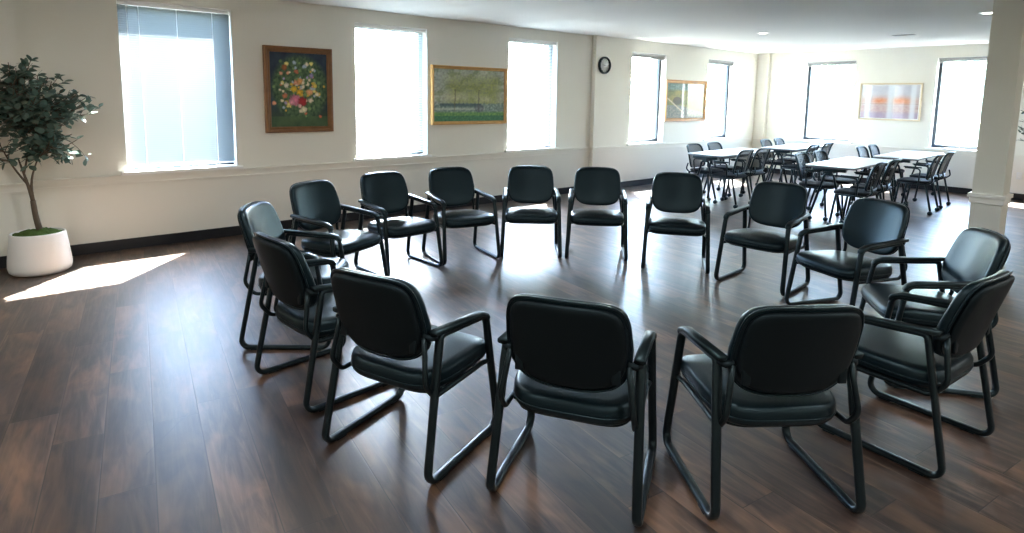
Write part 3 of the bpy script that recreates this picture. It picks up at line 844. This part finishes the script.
def potted_tree(label, loc, seed, targets, squash, nleaf, pot=True, inside=None):
    rnd = random.Random(seed)
    t = thing('potted_tree', label, 'plant', loc)
    bm = bmesh.new()
    lathe(bm, [(.150, .0), (.205, .004), (.226, .022), (.234, .06), (.230, .12), (.214, .25), (.202, .335), (.198, .345), (.190, .347), (.184, .340), (.183, .30)], 48, cap_top=False)
    obj('planter', bm, M['ceramic'], t)
    bm = bmesh.new(); rings = []; n = 40
    for k in range(9):
        r = .190 * k / 8
        rings.append([bm.verts.new((r * math.cos(2 * PI * j / n), r * math.sin(2 * PI * j / n), .325 + .045 * (1 - (r / .19) ** 2) + .022 * (mnoise.noise(Vector((r * math.cos(2 * PI * j / n) * 22, r * math.sin(2 * PI * j / n) * 22, seed))) ) )) for j in range(n)])
    for A, B in zip(rings, rings[1:]):
        for j in range(n): bm.faces.new((A[j], A[(j + 1) % n], B[(j + 1) % n], B[j]))
    obj('moss', bm, M['moss'], t)
    bt, bb, bl = bmesh.new(), bmesh.new(), bmesh.new()
    def limb(bmx, a, b, r0, r1, bend=.05, n=8):
        a, b = Vector(a), Vector(b); k1 = Vector((rnd.uniform(-1, 1), rnd.uniform(-1, 1), rnd.uniform(-.3, .3))) * bend
        pts = [a.lerp(b, i / n) + k1 * math.sin(PI * i / n) for i in range(n + 1)]
        sweep(bmx, pts, 1.0, n=7, radii=[r0 + (r1 - r0) * i / n for i in range(n + 1)])
        return pts
    forks = [((0, 0, .33), (.0, -.0, .62), .026, .022)]
    limb(bt, (0.02, 0, .33), (-.015, 0, .62), .026, .021, .012)
    s1 = limb(bt, (-.015, 0, .62), (-.09, .02, .98), .017, .006, .02)
    s2 = limb(bt, (-.012, 0, .61), (.05, -.03, 1.0), .014, .005, .03)
    s3 = limb(bt, (-.03, .01, .74), (-.20, -.02, 1.10), .010, .004, .03)
    s4 = limb(bt, (-.06, .01, .86), (-.02, .03, 1.25), .009, .004, .03)
    obj('trunk', bt, M['bark'], t)
    roots = s1[4:] + s2[4:] + s3[4:] + s4[4:]
    tips = []
    for tx, ty, tz in targets:
        T = Vector((tx, ty * squash, tz))
        best = min(roots, key=lambda q: (q - T).length + max(0, q.z - T.z + .05) * 3)
        tips.append(limb(bb, best, T, .007, .0028, .05))
    cnt = 0
    for pts in tips:
        for sub in range(4):
            i = rnd.randint(2, 7); a = pts[i]
            d = Vector((rnd.uniform(-1, 1), rnd.uniform(-1, 1) * squash, rnd.uniform(-.35, .7))).normalized()
            e = a + d * rnd.uniform(.08, .19)
            if inside and not inside(e): continue
            tw = limb(bb, a, e, .0028, .0014, .015, 5)
            pts_l = tw
            for k in range(nleaf):
                q = tw[rnd.randint(1, 5)]
                ld = (d * .5 + Vector((rnd.uniform(-1, 1), rnd.uniform(-1, 1) * squash, rnd.uniform(-.7, .6)))).normalized()
                L = rnd.uniform(.046, .074)
                if inside and not inside(q + ld * L * 1.2): continue
                leaf(bl, q + ld * .006, ld, Vector((rnd.uniform(-.6, .6), rnd.uniform(-.6, .6), 1)), L, L * rnd.uniform(.62, .85))
        for k in range(nleaf):
            q = pts[rnd.randint(4, 8)]
            ld = Vector((rnd.uniform(-1, 1), rnd.uniform(-1, 1) * squash, rnd.uniform(-.6, .7))).normalized()
            L = rnd.uniform(.046, .072)
            if inside and not inside(q + ld * L * 1.2): continue
            leaf(bl, q, ld, Vector((rnd.uniform(-.6, .6), rnd.uniform(-.6, .6), 1)), L, L * rnd.uniform(.62, .85))
    obj('branches', bb, M['bark'], t)
    obj('foliage', bl, M['leaf'], t)
    t.scale = (.97, .97, 1.0)
    return t
rt = random.Random(11)
tg = []
for _ in range(62):
    while True:
        x, y, z = rt.uniform(-.55, .45), rt.uniform(-.5, .5), rt.uniform(1.0, 1.80)
        if ((x + .04) / .50) ** 2 + (y / .5) ** 2 + ((z - 1.40) / .42) ** 2 < 1: break
    tg.append((x, y, z))
tg += [(.40, 0, 1.42), (.46, .05, 1.36), (.34, .1, 1.13), (.05, 0, 1.80), (-.1, 0, 1.78), (-.35, 0, 1.72), (-.40, .05, 1.12), (-.30, -.1, 1.02), (-.42, 0, 1.30), (.30, 0, 1.18), (.42, -.05, 1.50), (.20, .05, 1.10)]
PX, PY = .125, 6.50
potted_tree('potted eucalyptus tree in a white planter beside the left blind window', (PX, PY, 0), 3, tg, .55, 6, inside=lambda p: p.y + PY < WY - .17)
tg2 = [(rt.uniform(-.35, .35), rt.uniform(-.35, .35), rt.uniform(1.0, 1.75)) for _ in range(30)] + [(-.42, .1, 1.30), (-.40, .0, 1.12), (-.3, .2, 1.45), (-.38, .2, 1.2), (-.30, .46, 1.28), (-.2, .50, 1.5), (-.26, .48, 1.12), (-.1, .52, 1.36), (0, .5, 1.2)]
potted_tree('leafy tree at the right edge of the photo, mostly hidden behind the column', (10.2, 1.34, 0), 8, tg2, .9, 5)

# ------------------------------------------------------------------ outside
g = obj('ground_outside', boxes((-30, 60, -30, 60, -.45, -.2)), M['ground_out'], smooth=False); struct(g)
def outdoor_tree(label, x, y, h, r, seed):
    rnd = random.Random(seed)
    t = thing('outdoor_tree', label, 'tree', (x, y, -.2), 0, 'pale trees outside the windows')
    bm = bmesh.new(); sweep(bm, [(0, 0, 0), (.05, 0, h * .3), (0, .05, h * .6), (.05, 0, h * .85)], 1.0, n=8, radii=[.16, .12, .08, .03])
    for k in range(7):
        a = rnd.uniform(0, 2 * PI); z = h * rnd.uniform(.3, .6)
        sweep(bm, [(0, 0, z), (r * .4 * math.cos(a), r * .4 * math.sin(a), z + h * .12), (r * .75 * math.cos(a), r * .75 * math.sin(a), z + h * .2)], 1.0, n=6, radii=[.05, .035, .015])
    obj('trunk', bm, M['pale_bark'], t)
    bm = bmesh.new()
    for k in range(900):
        while True:
            p = Vector((rnd.uniform(-1, 1), rnd.uniform(-1, 1), rnd.uniform(-1, 1)))
            if .25 < p.length < 1: break
        q = Vector((p.x * r, p.y * r, h * .6 + p.z * h * .42))
        leaf(bm, q, Vector((rnd.uniform(-1, 1), rnd.uniform(-1, 1), rnd.uniform(-1, .5))), Vector((rnd.uniform(-1, 1), rnd.uniform(-1, 1), 1)), .30, .2)
    obj('crown', bm, M['leaf_out'], t)
outdoor_tree('pale tree showing through the clear window beside the clock', 12.6, 12.2, 4.6, 1.7, 1)
outdoor_tree('pale tree showing through the narrow clear window by the far corner', 17.6, 11.6, 4.4, 1.7, 2)
outdoor_tree('pale tree showing through the left window of the far wall', 20.5, 8.9, 4.2, 1.8, 3)
outdoor_tree('pale tree showing through the far wall window beside the column', 20.5, 5.0, 4.2, 1.8, 4)

# ------------------------------------------------------------------ light
SUN_EL = math.atan(1.24)
d = Vector((-.65, -.76, 0)).normalized() * math.cos(SUN_EL) + Vector((0, 0, -math.sin(SUN_EL)))
sl = bpy.data.lights.new('sun', 'SUN'); sl.energy = 30.0; sl.angle = R(.6); sl.color = (1.0, .965, .91)
so = bpy.data.objects.new('sun', sl); COL.objects.link(so)
so.rotation_euler = d.to_track_quat('-Z', 'Y').to_euler(); so.location = (9, 10, 12)

w = bpy.data.worlds.new('sky'); scene.world = w; w.use_nodes = True
nt = w.node_tree; nt.nodes.clear()
sky = nt.nodes.new('ShaderNodeTexSky'); sky.sky_type = 'NISHITA'; sky.sun_disc = False
sky.sun_elevation = SUN_EL; sky.sun_rotation = math.atan2(.65, .76); sky.air_density = 1.0; sky.dust_density = 1.0; sky.ozone_density = 1.0
bg = nt.nodes.new('ShaderNodeBackground'); bg.inputs[1].default_value = 1.3
wo = nt.nodes.new('ShaderNodeOutputWorld')
nt.links.new(sky.outputs[0], bg.inputs[0]); nt.links.new(bg.outputs[0], wo.inputs[0])

def portal(a0, a1, face, axis):
    l = bpy.data.lights.new('window_portal', 'AREA'); l.shape = 'RECTANGLE'
    l.size = a1 - a0; l.size_y = ZT - ZS; l.cycles.is_portal = True
    o = bpy.data.objects.new('window_portal', l); COL.objects.link(o)
    if axis == 'y':
        o.location = ((a0 + a1) / 2, face + .23, (ZS + ZT) / 2); o.rotation_euler = (-PI / 2, 0, 0)
    else:
        o.location = (face + .23, (a0 + a1) / 2, (ZS + ZT) / 2); o.rotation_euler = (-PI / 2, 0, -PI / 2)
for a0, a1 in WINA + WINB: portal(a0, a1, WY, 'y')
for a0, a1 in WINC: portal(a0, a1, WC, 'x')

# ------------------------------------------------------------------ camera
yaw, pitch, roll = R(39.9439952), R(7.31144693), R(-.91253929)
cyw, syw = math.cos(yaw), math.sin(yaw)
fwd = Vector((syw * math.cos(pitch), cyw * math.cos(pitch), -math.sin(pitch)))
right = Vector((cyw, -syw, 0)); down = fwd.cross(right)
r2 = math.cos(roll) * right + math.sin(roll) * down
d2 = -math.sin(roll) * right + math.cos(roll) * down
cam = bpy.data.cameras.new('camera'); co = bpy.data.objects.new('camera', cam); COL.objects.link(co)
m = Matrix.Identity(4)
for i in range(3):
    m[i][0] = r2[i]; m[i][1] = -d2[i]; m[i][2] = -fwd[i]
m[0][3], m[1][3], m[2][3] = 0, 0, 1.56
co.matrix_world = m
cam.sensor_fit = 'HORIZONTAL'; cam.sensor_width = 36.0
cam.lens = 600.6677 / 1024 * 36
cam.shift_x = 0.0; cam.shift_y = -(266.5 - 174.438) / 1024
cam.clip_end = 200
scene.camera = co

vs_ = scene.view_settings
scene.display_settings.display_device = 'sRGB'
vs_.view_transform = 'Standard'; vs_.look = 'None'; vs_.gamma = 1.0; vs_.use_curve_mapping = False
vs_.exposure = 2.82
scene.cycles.use_denoising = True
scene.cycles.max_bounces = 10
scene.cycles.diffuse_bounces = 6
scene.cycles.transparent_max_bounces = 24
scene.cycles.sample_clamp_indirect = 8.0
scene.cycles.caustics_reflective = False
scene.cycles.caustics_refractive = False
